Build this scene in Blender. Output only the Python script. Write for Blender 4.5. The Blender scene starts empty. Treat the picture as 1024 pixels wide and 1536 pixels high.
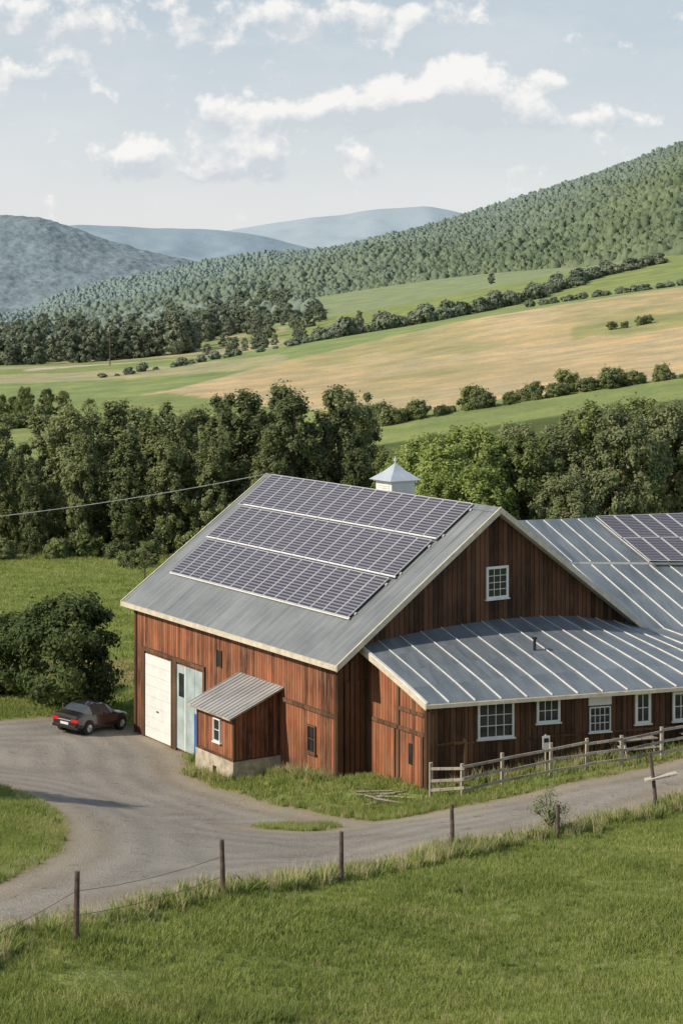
import bpy, math, numpy as np
from mathutils import Vector, Matrix
rng=np.random.default_rng(7)
S=bpy.context.scene
FOC=2730.0; HC=20.5; HY=470.0
# ------------------------------------------------------------------ helpers: nodes
def T(px): return (px-512.0)/FOC
def new_mat(name):
    m=bpy.data.materials.new(name); m.use_nodes=True
    nt=m.node_tree; nt.nodes.clear()
    out=nt.nodes.new('ShaderNodeOutputMaterial'); b=nt.nodes.new('ShaderNodeBsdfPrincipled')
    nt.links.new(b.outputs[0],out.inputs[0])
    return m,nt,b,out
def N(nt,t,**k):
    n=nt.nodes.new(t)
    for a,v in k.items(): setattr(n,a,v)
    return n
def setin(nt,sock,v):
    if isinstance(v,bpy.types.NodeSocket): nt.links.new(v,sock)
    elif isinstance(v,(tuple,list)) and len(v)==3 and sock.type=='RGBA': sock.default_value=(*v,1)
    else: sock.default_value=v
def math_(nt,op,a,b=0.0,c=None,clamp=False):
    n=N(nt,'ShaderNodeMath',operation=op,use_clamp=clamp)
    setin(nt,n.inputs[0],a); setin(nt,n.inputs[1],b)
    if c is not None: setin(nt,n.inputs[2],c)
    return n.outputs[0]
def mix(nt,f,a,b,mode='MIX'):
    n=N(nt,'ShaderNodeMix',data_type='RGBA',blend_type=mode)
    setin(nt,n.inputs[0],f); setin(nt,n.inputs[6],a); setin(nt,n.inputs[7],b)
    return n.outputs[2]
def noise(nt,vec,scale,detail=4,rough=.55,dist=0.):
    n=N(nt,'ShaderNodeTexNoise'); 
    if vec is not None: nt.links.new(vec,n.inputs['Vector'])
    n.inputs['Scale'].default_value=scale; n.inputs['Detail'].default_value=detail
    n.inputs['Roughness'].default_value=rough; n.inputs['Distortion'].default_value=dist
    return n.outputs['Fac']
def maprange(nt,v,a,b,c=0.,d=1.,smooth=False):
    n=N(nt,'ShaderNodeMapRange'); n.clamp=True
    if smooth: n.interpolation_type='SMOOTHSTEP'
    setin(nt,n.inputs[0],v)
    for i,x in enumerate((a,b,c,d)): n.inputs[1+i].default_value=x
    return n.outputs[0]
def vmul(nt,vec,s):
    n=N(nt,'ShaderNodeVectorMath',operation='MULTIPLY'); nt.links.new(vec,n.inputs[0]); n.inputs[1].default_value=s
    return n.outputs[0]
def bump(nt,b,h,strength=.5,dist=.05):
    n=N(nt,'ShaderNodeBump'); n.inputs['Strength'].default_value=strength; n.inputs['Distance'].default_value=dist
    nt.links.new(h,n.inputs['Height']); nt.links.new(n.outputs[0],b.inputs['Normal'])
def coords(nt,kind='Object'):
    return N(nt,'ShaderNodeTexCoord').outputs[kind]
def M(name,col,rough=.8,metal=0.,var=.25,scale=2.,bmp=0.,bscale=15.,col2=None,coat=0.,stretch=(1,1,1),spec=.5,bdist=.05):
    m,nt,b,o=new_mat(name); c=coords(nt); c=vmul(nt,c,stretch)
    f=noise(nt,c,scale,6)
    f=maprange(nt,f,.3,.7)
    lo=tuple(x*(1-var) for x in col); hi=col2 if col2 else tuple(min(1,x*(1+var)) for x in col)
    nt.links.new(mix(nt,f,lo,hi),b.inputs['Base Color'])
    b.inputs['Roughness'].default_value=rough; b.inputs['Metallic'].default_value=metal
    b.inputs['Specular IOR Level'].default_value=spec
    if coat: b.inputs['Coat Weight'].default_value=coat
    if bmp: bump(nt,b,noise(nt,c,bscale,5),bmp,bdist)
    return m
def wood(name,c1,c2,board=.2,stain=None,dark=.25,topc=None):
    m,nt,b,o=new_mat(name)
    uv=N(nt,'ShaderNodeUVMap').outputs[0]
    sp=N(nt,'ShaderNodeSeparateXYZ'); nt.links.new(uv,sp.inputs[0])
    x=math_(nt,'DIVIDE',sp.outputs[0],board)
    fl=math_(nt,'FLOOR',x); fr=math_(nt,'FRACT',x)
    wn=N(nt,'ShaderNodeTexWhiteNoise',noise_dimensions='1D'); nt.links.new(fl,wn.inputs['W'])
    st=noise(nt,vmul(nt,uv,(9,.7,1)),1.6,7,.65)
    big=noise(nt,vmul(nt,uv,(.5,.35,1)),1.,4)
    f=math_(nt,'ADD',math_(nt,'MULTIPLY',st,1.),math_(nt,'MULTIPLY',wn.outputs[0],.55))
    f=math_(nt,'ADD',f,math_(nt,'MULTIPLY',math_(nt,'SUBTRACT',big,.5),1.2))
    f=maprange(nt,f,.4,1.12)
    col=mix(nt,f,c1,c2)
    if stain:
        g=maprange(nt,noise(nt,vmul(nt,uv,(3,.4,1)),2.,5),.48,.68)
        col=mix(nt,math_(nt,'MULTIPLY',g,.75),col,stain)
    gr=math_(nt,'ADD',sp.outputs[1],math_(nt,'MULTIPLY',math_(nt,'SUBTRACT',st,.5),2.2))
    col=mix(nt,maprange(nt,gr,-1.6,.6,.5,0.),col,(.07,.05,.035))
    d=math_(nt,'ABSOLUTE',math_(nt,'SUBTRACT',fr,.5))
    gap=maprange(nt,d,.40,.48)
    col=mix(nt,math_(nt,'MULTIPLY',gap,1-dark),col,(.012,.008,.006))
    nt.links.new(col,b.inputs['Base Color']); b.inputs['Roughness'].default_value=.85
    b.inputs['Specular IOR Level'].default_value=.2
    h=math_(nt,'SUBTRACT',math_(nt,'ADD',math_(nt,'MULTIPLY',st,.4),math_(nt,'MULTIPLY',wn.outputs[0],.5)),gap)
    bump(nt,b,h,.7,.03)
    return m
def leafmat(name,a,b_,trans=.25,scale=.45,haze=None,dry=None,rnd=.45):
    m,nt,b,o=new_mat(name)
    geo=N(nt,'ShaderNodeNewGeometry'); oi=N(nt,'ShaderNodeObjectInfo')
    f=noise(nt,geo.outputs['Position'],scale,4); f0=noise(nt,geo.outputs['Position'],scale*.2,3)
    f=math_(nt,'ADD',math_(nt,'ADD',maprange(nt,f,.3,.7,0,1-rnd),math_(nt,'MULTIPLY',math_(nt,'SUBTRACT',f0,.5),.7)),math_(nt,'MULTIPLY',oi.outputs['Random'],rnd),clamp=True)
    col=mix(nt,f,a,b_)
    if dry: col=mix(nt,maprange(nt,noise(nt,geo.outputs['Position'],scale*.45,5,.65),.53,.72,0,.6),col,dry)
    if haze:
        y0,y1,fc,am=haze; sp=N(nt,'ShaderNodeSeparateXYZ'); nt.links.new(geo.outputs['Position'],sp.inputs[0])
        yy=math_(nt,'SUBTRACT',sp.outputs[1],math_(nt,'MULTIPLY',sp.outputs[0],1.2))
        col=mix(nt,maprange(nt,yy,y0,y1,.05,am),col,fc)  # aerial haze painted into the leaf colour, growing with distance and to the left
    nt.links.new(col,b.inputs['Base Color']); b.inputs['Roughness'].default_value=.6
    b.inputs['Specular IOR Level'].default_value=.2
    if trans>0:
        tr=N(nt,'ShaderNodeBsdfTranslucent'); nt.links.new(mix(nt,.4,col,(1.,1.,.35),'MULTIPLY'),tr.inputs[0])
        ms=N(nt,'ShaderNodeMixShader'); ms.inputs[0].default_value=trans
        nt.links.new(b.outputs[0],ms.inputs[1]); nt.links.new(tr.outputs[0],ms.inputs[2]); nt.links.new(ms.outputs[0],o.inputs[0])
    return m
# ------------------------------------------------------------------ helpers: meshes
def link(o,parent=None):
    S.collection.objects.link(o)
    if parent is not None:
        o.parent=parent; o.matrix_parent_inverse=Matrix.Translation(-parent.location)
    return o
def empty(name,loc):
    e=bpy.data.objects.new(name,None); e.location=loc; e.empty_display_size=.5; S.collection.objects.link(e); return e
class MB:
    def __init__(s): s.v=[];s.f=[];s.m=[];s.uv=[]
    def quad(s,ps,mat=0,uv=None):
        i=len(s.v); ps=[Vector(p) for p in ps]; s.v+=ps; s.f.append(tuple(range(i,i+len(ps)))); s.m.append(mat)
        if uv is None:
            n=(ps[1]-ps[0]).cross(ps[2]-ps[1])
            if n.length<1e-9: n=Vector((0,0,1))
            n.normalize(); 
            t=Vector((0,0,1)).cross(n)
            if t.length<.05: t=Vector((1,0,0))
            t.normalize(); q=n.cross(t)
            uv=[(p.dot(t),p.dot(q)) for p in ps]
        s.uv+=uv
    def box(s,F,x0,x1,y0,y1,z0,z1,mat=0):
        P=lambda x,y,z:F(x,y,z)
        c=[P(x,y,z) for z in (z0,z1) for y in (y0,y1) for x in (x0,x1)]
        cen=sum((Vector(p) for p in c),Vector())/8
        for q in ((0,1,3,2),(4,5,7,6),(0,1,5,4),(2,3,7,6),(0,2,6,4),(1,3,7,5)):
            ps=[Vector(c[k]) for k in q]; n=(ps[1]-ps[0]).cross(ps[2]-ps[1])
            if n.dot(sum(ps,Vector())/4-cen)<0: ps.reverse()
            s.quad(ps,mat)
    def slab(s,ps,th,mat=0,mat_side=None):
        if mat_side is None: mat_side=mat
        ps=[Vector(p) for p in ps]; n=(ps[1]-ps[0]).cross(ps[2]-ps[1])
        if n.z<0: ps.reverse()
        lo=[p-Vector((0,0,th)) for p in ps]
        s.quad(ps,mat); s.quad(lo[::-1],mat_side); k=len(ps)
        for i in range(k): s.quad([lo[i],lo[(i+1)%k],ps[(i+1)%k],ps[i]],mat_side)
    def tube(s,pts,r0,r1=None,mat=0,k=8):
        if r1 is None: r1=r0
        pts=[Vector(p) for p in pts]; rings=[]
        for i,p in enumerate(pts):
            d=(pts[min(i+1,len(pts)-1)]-pts[max(i-1,0)]).normalized()
            a=d.cross(Vector((0,0,1))); 
            if a.length<.05: a=d.cross(Vector((1,0,0)))
            a.normalize(); b=d.cross(a); r=r0+(r1-r0)*i/(len(pts)-1)
            rings.append([p+(a*math.cos(2*math.pi*j/k)+b*math.sin(2*math.pi*j/k))*r for j in range(k)])
        for i in range(len(pts)-1):
            for j in range(k): s.quad([rings[i][j],rings[i+1][j],rings[i+1][(j+1)%k],rings[i][(j+1)%k]],mat)
        s.quad(rings[0],mat); s.quad(rings[-1][::-1],mat)
    def obj(s,name,mats,parent=None,smooth=False):
        me=bpy.data.meshes.new(name); me.from_pydata([tuple(v) for v in s.v],[],s.f)
        l=me.uv_layers.new(name='UVMap'); l.data.foreach_set('uv',np.array(s.uv,dtype=np.float32).ravel())
        for m in mats: me.materials.append(m)
        me.polygons.foreach_set('material_index',s.m)
        if smooth: me.polygons.foreach_set('use_smooth',[True]*len(s.f))
        me.update()
        return link(bpy.data.objects.new(name,me),parent)
def mesh_np(name,V,F,mats,mi=None,smooth=False):
    me=bpy.data.meshes.new(name); V=np.asarray(V,dtype=np.float32); F=np.asarray(F,dtype=np.int32)
    me.vertices.add(len(V)); me.vertices.foreach_set('co',V.ravel())
    me.loops.add(F.size); me.loops.foreach_set('vertex_index',F.ravel())
    me.polygons.add(len(F)); me.polygons.foreach_set('loop_start',np.arange(len(F),dtype=np.int32)*4)
    for m in mats: me.materials.append(m)
    if mi is not None: me.polygons.foreach_set('material_index',np.asarray(mi,dtype=np.int32))
    if smooth: me.polygons.foreach_set('use_smooth',np.ones(len(F),dtype=bool))
    me.update(calc_edges=True); me.validate()
    return me
# ------------------------------------------------------------------ terrain height
ctl=[]
for p in (-300,512,1300):
    ctl+=[(p,3,18.2),(p,10,15.2),(p,20,11.3),(p,30,7.6)]
ctl+=[(0,39,5.27),(512,42,4.1),(1024,40,4.88),(113,45,4.92),(334,51,4.06),(511,56,2.96),(678,61,2.4),(835,64,1.86),(985,70,1.4),
(1024,54,2.7),(780,52,2.79),(250,44.5,4.53),(0,46.5,4.7),(0,50,4.4),(0,59,3.2),(0,70,1.78),(0,95,-1.14),(140,96,-1.55),(240,91,-1.8),(200,88,-1.35),
(350,58,2.87),(350,67,1.36),(200,72,.72),(500,62,1.88),(700,66,1.64),(290,83.5,-1.06),(350,82,-.83),(420,77,-.45),(540,74,-.05),(510,79.5,-.03),
(640,77,.1),(693,75.5,.39),(932,78,1.07),(1024,79.5,1.28),(1024,72.5,1.38),(850,75,1.0),(203,97,-1.9),(-300,70,2.),(-300,95,-1),(1300,75,2),(1300,50,3),
(60,102,-1.7),(0,132,-2.3),(200,132,-2.5),(0,166,-3.2),(217,160,-3.),(100,208,-4.6),(500,130,-1),(500,208,-3),(800,130,0),(800,170,0),(1024,110,.8),(1024,150,.5),
(1300,130,1),(500,250,0),(0,260,-4),(0,400,-1.5),(800,230,4),(1024,230,6),(250,430,1.6),(430,520,7.2),(700,560,18.4),(1024,600,29.3),(800,300,7.3),
(1024,300,10.6),(560,300,3.5),(1024,430,17.3),(800,430,11.8),(480,640,11.1),(880,700,28.2),(1024,700,34.6),(1024,800,43.9),(0,800,-1.5),(250,700,3),
(0,1200,2),(450,1100,20.5),(640,1300,44),(840,1150,48),(1024,1000,55),(0,2000,0),(400,1600,15),(1300,700,42),(-300,700,0),(-300,300,-2),(1300,300,14),
(512,4500,20),(-300,4500,0),(1300,4500,60),(512,9000,0)]
ctl=np.array(ctl,float); CP=np.stack([(ctl[:,0]-512)/FOC,np.log(ctl[:,1])],1); CZ=ctl[:,2]
def phi(r2): return .5*r2*np.log(r2+1e-12)
def d2_(A,B): return ((A[:,None,:]-B[None,:,:])**2).sum(2)
n_=len(CP); Kc=phi(d2_(CP,CP))+np.eye(n_)*2e-5
Pm=np.concatenate([np.ones((n_,1)),CP],1)
Am=np.block([[Kc,Pm],[Pm.T,np.zeros((3,3))]])
sol=np.linalg.solve(Am,np.concatenate([CZ,np.zeros(3)]))
def hgt(X,Y):
    X=np.atleast_1d(np.asarray(X,float)); Y=np.atleast_1d(np.asarray(Y,float)); Yc=np.maximum(Y,2.5)
    t=np.clip(X/Yc,-.3,.3); Q=np.stack([t,np.log(Yc)],1); out=np.zeros(len(Q))
    for i in range(0,len(Q),40000):
        q=Q[i:i+40000]; out[i:i+40000]=phi(d2_(q,CP))@sol[:n_]+sol[n_]+q@sol[n_+1:]
    out+=.05*np.sin(X*.9+np.sin(Y*.37)*2)*np.cos(Y*.7+X*.23)*np.clip((Y-20)/30,0,1)
    return out
def h1(x,y): return float(hgt([x],[y])[0])
def vnoise(x,y,seed=0):
    r=np.random.default_rng(seed); G=r.random((256,256))
    xi=np.floor(x).astype(int); yi=np.floor(y).astype(int); fx=x-xi; fy=y-yi
    fx=fx*fx*(3-2*fx); fy=fy*fy*(3-2*fy); g=lambda a,b:G[a%256,b%256]
    return (g(xi,yi)*(1-fx)+g(xi+1,yi)*fx)*(1-fy)+(g(xi,yi+1)*(1-fx)+g(xi+1,yi+1)*fx)*fy
def fbm(x,y,seed=0,o=4):
    s=0;a=.5
    for i in range(o): s=s+a*vnoise(x*2**i,y*2**i,seed+i); a*=.5
    return s
# ------------------------------------------------------------------ road polygon (world XY)
def PY(l): return np.array([((p-512)/FOC*y,y) for p,y in l])
ROAD=PY([(-250,38),(0,45.8),(140,47.6),(350,53),(500,57.5),(700,62.3),(900,68),(1024,72),(1300,80),(1300,90),(1024,78.6),(900,76.2),(780,74.5),(650,73.2),(560,72.6),
(540,73.6),(420,77.3),(330,81.5),(292,85),(282,88.5),(275,93),(203,98.2),(150,99.8),(60,99.4),(0,97),(-250,93),(-250,78),(0,76),(60,70.5),(97,65),(92,58.5),(40,54),(0,51.8),(-250,47)])
HOLE=PY([(380,70.3),(425,72),(500,71.7),(512,70.6),(450,68.6),(400,68.8)])
def sdf(P,poly):
    d=np.full(len(P),1e9); ins=np.zeros(len(P),bool); k=len(poly)
    for i in range(k):
        a=poly[i]; b=poly[(i+1)%k]; ab=b-a; tt=np.clip(((P-a)@ab)/(ab@ab),0,1)
        d=np.minimum(d,np.linalg.norm(P-(a+tt[:,None]*ab),axis=1))
        c=((a[1]>P[:,1])!=(b[1]>P[:,1])); 
        with np.errstate(divide='ignore',invalid='ignore'): xx=(b[0]-a[0])*(P[:,1]-a[1])/(b[1]-a[1]+1e-12)+a[0]
        ins^=(c&(P[:,0]<xx))
    return np.where(ins,d,-d)
def road_sd(X,Y):
    P=np.stack([X,Y],1); return np.minimum(sdf(P,ROAD),-sdf(P,HOLE))
# ------------------------------------------------------------------ barn frames
C0=Vector((-.2,80,0)); D2=Vector((.840,.5425,0)); D1=Vector((-.5425,.840,0))
def B(u,v,z=0): return C0+D2*u+D1*v+Vector((0,0,z))
P1=Vector((3.61,77.07,0)); EE=Vector((.952,.307,0)); NN=Vector((-.307,.952,0))
def E(s,b,z=0): return P1+EE*s+NN*b+Vector((0,0,z))
def frame(o,d,out):
    return lambda x,y,z: o+d*x+out*y+Vector((0,0,z))
# ------------------------------------------------------------------ materials
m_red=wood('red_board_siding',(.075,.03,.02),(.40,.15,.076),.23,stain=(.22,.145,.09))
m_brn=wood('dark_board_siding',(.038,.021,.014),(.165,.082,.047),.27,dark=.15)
m_brn2=wood('weathered_post_wood',(.055,.032,.02),(.17,.095,.055),.5,dark=.7)
m_grayw=wood('silvered_wood',(.2,.17,.14),(.46,.42,.35),.6,dark=.8)
m_cream=M('cream_trim_paint',(.55,.5,.4),.6,var=.18,scale=3)
m_white=M('white_paint',(.70,.71,.70),.5,var=.08,scale=2)
m_conc=M('concrete_foundation',(.42,.37,.29),.9,var=.35,scale=2.5,bmp=.3)
m_glass=M('window_glass',(.02,.025,.03),.12,var=.3,scale=1.5,spec=.6)
m_black=M('black_rubber',(.015,.015,.016),.6,var=.2)
def roofmat(name,a,b_,rough=.42,metal=.35):
    m,nt,b,o=new_mat(name); uv=N(nt,'ShaderNodeUVMap').outputs[0]
    f1=noise(nt,vmul(nt,uv,(1.6,.18,1)),1.5,6,.6); f2=noise(nt,uv,.35,3); f3=noise(nt,uv,9,3)
    f=math_(nt,'ADD',math_(nt,'MULTIPLY',f1,.5),math_(nt,'ADD',math_(nt,'MULTIPLY',f2,.6),math_(nt,'MULTIPLY',f3,.12)))
    f=maprange(nt,f,.45,.78)
    nt.links.new(mix(nt,f,a,b_),b.inputs['Base Color']); b.inputs['Metallic'].default_value=metal
    nt.links.new(maprange(nt,f1,.3,.7,rough-.08,rough+.12),b.inputs['Roughness'])
    bump(nt,b,f1,.15,.03)
    return m
m_roof=roofmat('galvanised_roof_sheet',(.14,.155,.165),(.255,.27,.28),.5,.2)
m_roof2=roofmat('blue_grey_roof_sheet',(.11,.135,.16),(.21,.24,.27),.45,.25)
m_seam=M('standing_seam_cap',(.66,.66,.64),.4,metal=.1,var=.15)
m_roofold=roofmat('weathered_roof_sheet',(.2,.2,.2),(.42,.41,.4),.6,.1)
def solarmat():
    m,nt,b,o=new_mat('solar_cells'); uv=N(nt,'ShaderNodeUVMap').outputs[0]
    sp=N(nt,'ShaderNodeSeparateXYZ'); nt.links.new(uv,sp.inputs[0])
    def lines(x,n,w):
        fr=math_(nt,'FRACT',math_(nt,'MULTIPLY',x,n)); d=math_(nt,'ABSOLUTE',math_(nt,'SUBTRACT',fr,.5))
        return maprange(nt,d,.5-w,.5-w*.5)
    l=lines(sp.outputs[1],14,.26)
    geo=N(nt,'ShaderNodeNewGeometry'); wn=noise(nt,geo.outputs['Position'],.5,2)
    base=mix(nt,wn,(.025,.023,.036),(.058,.053,.075))
    nt.links.new(mix(nt,l,base,(.205,.195,.22)),b.inputs['Base Color'])
    b.inputs['Roughness'].default_value=.2; b.inputs['Specular IOR Level'].default_value=.5
    return m
m_cell=solarmat(); m_alu=M('aluminium_frame',(.62,.62,.63),.35,metal=.3,var=.08)
def ground_color_nodes(nt,base,pos):
    n1=noise(nt,pos,.09,5,.6); n2=noise(nt,pos,1.3,5,.65); n3=noise(nt,pos,9,3,.6)
    f=math_(nt,'ADD',math_(nt,'MULTIPLY',n1,.6),math_(nt,'ADD',math_(nt,'MULTIPLY',n2,.55),math_(nt,'MULTIPLY',n3,.35)))
    f=maprange(nt,f,.5,1.0,.62,1.4)
    cc=N(nt,'ShaderNodeVectorMath',operation='SCALE'); setin(nt,cc.inputs[0],base); nt.links.new(f,cc.inputs[3])
    y=maprange(nt,n1,.48,.66,0,.6)
    return mix(nt,y,cc.outputs[0],mix(nt,1.,cc.outputs[0],(1.3,1.02,.85),'MULTIPLY')),n2,n3
def terrain_mat():
    m,nt,b,o=new_mat('meadow_ground'); a=N(nt,'ShaderNodeVertexColor',layer_name='Col')
    pos=N(nt,'ShaderNodeNewGeometry').outputs['Position']
    c,n2,n3=ground_color_nodes(nt,a.outputs[0],pos)
    nt.links.new(c,b.inputs['Base Color']); b.inputs['Roughness'].default_value=.95; b.inputs['Specular IOR Level'].default_value=.1
    bump(nt,b,math_(nt,'ADD',n2,n3),.6,.15)
    return m
m_ter=terrain_mat()
GRASS=(.195,.235,.075)
def road_mat():
    m,nt,b,o=new_mat('gravel_road'); a=N(nt,'ShaderNodeAttribute',attribute_name='sd'); pos=N(nt,'ShaderNodeNewGeometry').outputs['Position']
    n1=noise(nt,pos,.22,4,.6); n2=noise(nt,pos,1.8,6,.7,.6); n3=noise(nt,pos,14,4,.7); n4=noise(nt,pos,45,2,.7)
    f=maprange(nt,math_(nt,'ADD',math_(nt,'MULTIPLY',n1,.7),math_(nt,'MULTIPLY',n2,.6)),.42,.82)
    col=mix(nt,f,(.16,.146,.13),(.31,.285,.245))
    col=mix(nt,maprange(nt,n3,.35,.7,0,.7),col,(.38,.352,.31)); col=mix(nt,maprange(nt,n4,.58,.68,0,.75),col,(.08,.073,.065))
    col=mix(nt,maprange(nt,n2,.55,.65,0,.65),col,(.105,.096,.086))
    e=math_(nt,'ADD',a.outputs['Fac'],math_(nt,'MULTIPLY',math_(nt,'SUBTRACT',n2,.5),3.2))
    col=mix(nt,maprange(nt,e,.2,2.2,.8,0),col,(.31,.25,.165))
    tr=N(nt,'ShaderNodeTexWave',wave_type='BANDS'); tv=N(nt,'ShaderNodeCombineXYZ'); nt.links.new(a.outputs['Fac'],tv.inputs[0]); nt.links.new(tv.outputs[0],tr.inputs['Vector']); tr.inputs['Scale'].default_value=.22; tr.inputs['Distortion'].default_value=.9
    col=mix(nt,math_(nt,'MULTIPLY',math_(nt,'MULTIPLY',tr.outputs['Fac'],.6),n1),col,(.42,.385,.335))
    g,_,_=ground_color_nodes(nt,GRASS,pos)
    e2=math_(nt,'ADD',a.outputs['Fac'],math_(nt,'MULTIPLY',math_(nt,'SUBTRACT',n2,.5),1.3))
    col=mix(nt,maprange(nt,e2,-.2,.15,1,0),col,g)
    nt.links.new(col,b.inputs['Base Color']); b.inputs['Roughness'].default_value=.95; b.inputs['Specular IOR Level'].default_value=.15
    bump(nt,b,math_(nt,'ADD',n2,n3),.9,.08)
    return m
m_road=road_mat()
# ------------------------------------------------------------------ terrain mesh
ts=np.concatenate([np.linspace(-1.3,-.26,22)[:-1],np.arange(-.26,.2601,.004),np.linspace(.26,1.3,22)[1:]])
ls=np.arange(math.log(2.5),math.log(14000),.0105)
TT,LL=np.meshgrid(ts,ls); YY=np.exp(LL); XX=TT*YY
ZZ=hgt(XX.ravel(),YY.ravel()).reshape(XX.shape)
nr,nc=XX.shape; V=np.stack([XX,YY,ZZ],2).reshape(-1,3)
I=np.arange(nr*nc).reshape(nr,nc); F=np.stack([I[:-1,:-1],I[:-1,1:],I[1:,1:],I[1:,:-1]],2).reshape(-1,4)
me=mesh_np('ground_terrain',V,F,[m_ter],smooth=True)
PXv=512+FOC*TT.ravel(); Yv=YY.ravel(); Xv=XX.ravel()
col=np.tile(np.array(GRASS),(len(V),1))
def paint(mask,c,a=1.):
    global col
    mk=(mask*a)[:,None]; col=col*(1-mk)+np.array(c)*mk
fld=(Yv>98)&(Yv<235); paint(fld.astype(float),(.19,.245,.07))
nz=fbm(Xv*.05,Yv*.015,3)
paint(((Yv>98)&(Yv<235)&(nz>.52)).astype(float),(.25,.27,.1),.6)
paint(((Yv>110)&(Yv<118)&(PXv<225)).astype(float),(.30,.2,.13),.8)
paint(((Yv>=182)&(Yv<260)).astype(float),(.06,.085,.03),.8)
paint((Yv>=260).astype(float),(.20,.25,.095))
yl=np.interp(PXv,[-200,250,400,560,1024,1400],[440,432,350,298,296,296]); yu=np.interp(PXv,[-200,200,250,430,700,1024,1400],[430,432,442,520,560,600,640])
n5=fbm(Xv*.02,Yv*.006,9); n6=fbm(Xv*.06,Yv*.03,19)
tan=((Yv>yl)&(Yv<yu)).astype(float); paint(tan,(.42,.345,.20))
paint(tan*np.clip((n5-.48)*6,0,1),(.27,.28,.13),.8)
paint(tan*np.clip((n6-.45)*5,0,1),(.46,.385,.24),.7)
paint(tan*(np.sin(Yv*.55+Xv*.05+n5*8)>.3),(.37,.295,.18),.35)
gr=((Yv>430)&(Yv<480)&(PXv>860)&(n5>.4)).astype(float)*tan; paint(gr,(.21,.25,.1),.7)
yg=np.interp(PXv,[-200,200,480,880,1024,1400],[560,560,640,700,712,730])
paint(((Yv>=yu)&(Yv<yg)).astype(float),(.20,.26,.105))
lv=(PXv<430)&(Yv>480)&(Yv<900); st=np.sin(Yv*.06+PXv*.004)
paint((lv&(st>.1)).astype(float),(.36,.33,.21),.7)
rd=np.abs(Yv-(600+PXv*.25))<14; paint((rd&(PXv>40)&(PXv<420)).astype(float),(.5,.42,.35),.8)
paint((Yv>=900).astype(float),(.21,.265,.145))
ca=me.color_attributes.new(name='Col',type='FLOAT_COLOR',domain='POINT')
ca.data.foreach_set('color',np.concatenate([col,np.ones((len(V),1))],1).astype(np.float32).ravel())
link(bpy.data.objects.new('ground_terrain',me))
# road sheet
gx=np.arange(-46,40,.3); gy=np.arange(36,102,.3); GX,GY=np.meshgrid(gx,gy)
sd=road_sd(GX.ravel(),GY.ravel()); gz=hgt(GX.ravel(),GY.ravel())+.035
V=np.stack([GX.ravel(),GY.ravel(),gz],1); I=np.arange(V.shape[0]).reshape(GX.shape)
F=np.stack([I[:-1,:-1],I[:-1,1:],I[1:,1:],I[1:,:-1]],2).reshape(-1,4)
F=F[(sd[F].max(1)>-1.0)]
used=np.unique(F); rm=-np.ones(len(V),int); rm[used]=np.arange(len(used))
me=mesh_np('gravel_road',V[used],rm[F],[m_road],smooth=True)
at=me.attributes.new('sd','FLOAT','POINT'); at.data.foreach_set('value',sd[used].astype(np.float32))
link(bpy.data.objects.new('gravel_road',me))
# ------------------------------------------------------------------ BARN
barn=empty('red_barn',C0)
L0,L1=0.,21.4; WID=18.1; ZE=5.0; ZR=11.4
w=MB()
FL=frame(B(.4,0),D1,-D2)
FG=frame(B(0,.6),D2,-D1)
w.box(FL,.6,20.6,-.2,0,-3.2,4.9,0)
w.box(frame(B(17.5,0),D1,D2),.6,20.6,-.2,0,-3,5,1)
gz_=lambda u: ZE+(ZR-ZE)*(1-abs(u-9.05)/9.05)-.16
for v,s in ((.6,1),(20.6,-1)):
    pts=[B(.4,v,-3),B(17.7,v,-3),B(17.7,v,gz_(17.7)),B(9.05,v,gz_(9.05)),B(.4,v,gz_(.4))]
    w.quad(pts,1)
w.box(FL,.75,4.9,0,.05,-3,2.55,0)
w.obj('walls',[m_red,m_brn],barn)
tr=MB()
tr.box(FL,.6,5.2,.05,.13,2.5,2.68,0); tr.box(FL,.52,.72,-.05,.12,-3,4.85,0); tr.box(FL,20.4,20.62,0,.08,-3,4.85,0)
tr.box(FL,19.35,19.65,0,.1,-3,2.75,0); tr.box(FL,15.75,16.35,0,.09,-3,2.75,0); tr.box(FL,12.75,12.95,0,.09,-3,2.6,0); tr.box(FL,12.75,19.65,0,.11,2.62,2.82,0)
tr.box(FG,.32,.62,0,.14,-3,5.2,0); tr.box(FG,1.05,1.25,0,.1,-2,5.0,0)
tr.obj('posts_and_ledges',[m_brn2],barn)
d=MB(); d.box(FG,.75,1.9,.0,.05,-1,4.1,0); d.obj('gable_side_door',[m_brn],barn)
r=MB()
r.slab([B(0,L0,ZE),B(0,L1,ZE),B(9.05,L1,ZR),B(9.05,L0,ZR)],.14,0,1)
r.slab([B(18.1,L0,ZE),B(18.1,L1,ZE),B(9.05,L1,ZR),B(9.05,L0,ZR)],.14,0,1)
sl=(ZR-ZE)/9.05
for v in np.arange(.9,21.2,.92):
    a,b_=B(.02,v,ZE+.012),B(9.0,v,ZR-.02)
    r.slab([a-D1*.012+Vector((0,0,.008)),a+D1*.012+Vector((0,0,.008)),b_+D1*.012+Vector((0,0,.008)),b_-D1*.012+Vector((0,0,.008))],.015,0)
for sgn in (1,-1):
    a=[B(9.05,L0-.03,ZR+.06),B(9.05,L1+.03,ZR+.06),B(9.05+sgn*.28,L1+.03,ZR+.06-.2),B(9.05+sgn*.28,L0-.03,ZR+.06-.2)]
    r.slab(a,.03,0)
r.obj('roof',[m_roof,m_cream],barn)
t=MB()
t.box(lambda x,y,z:B(x,y,z),-.07,-.002,-.03,L1+.03,ZE-.24,ZE-.01,0)
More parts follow.
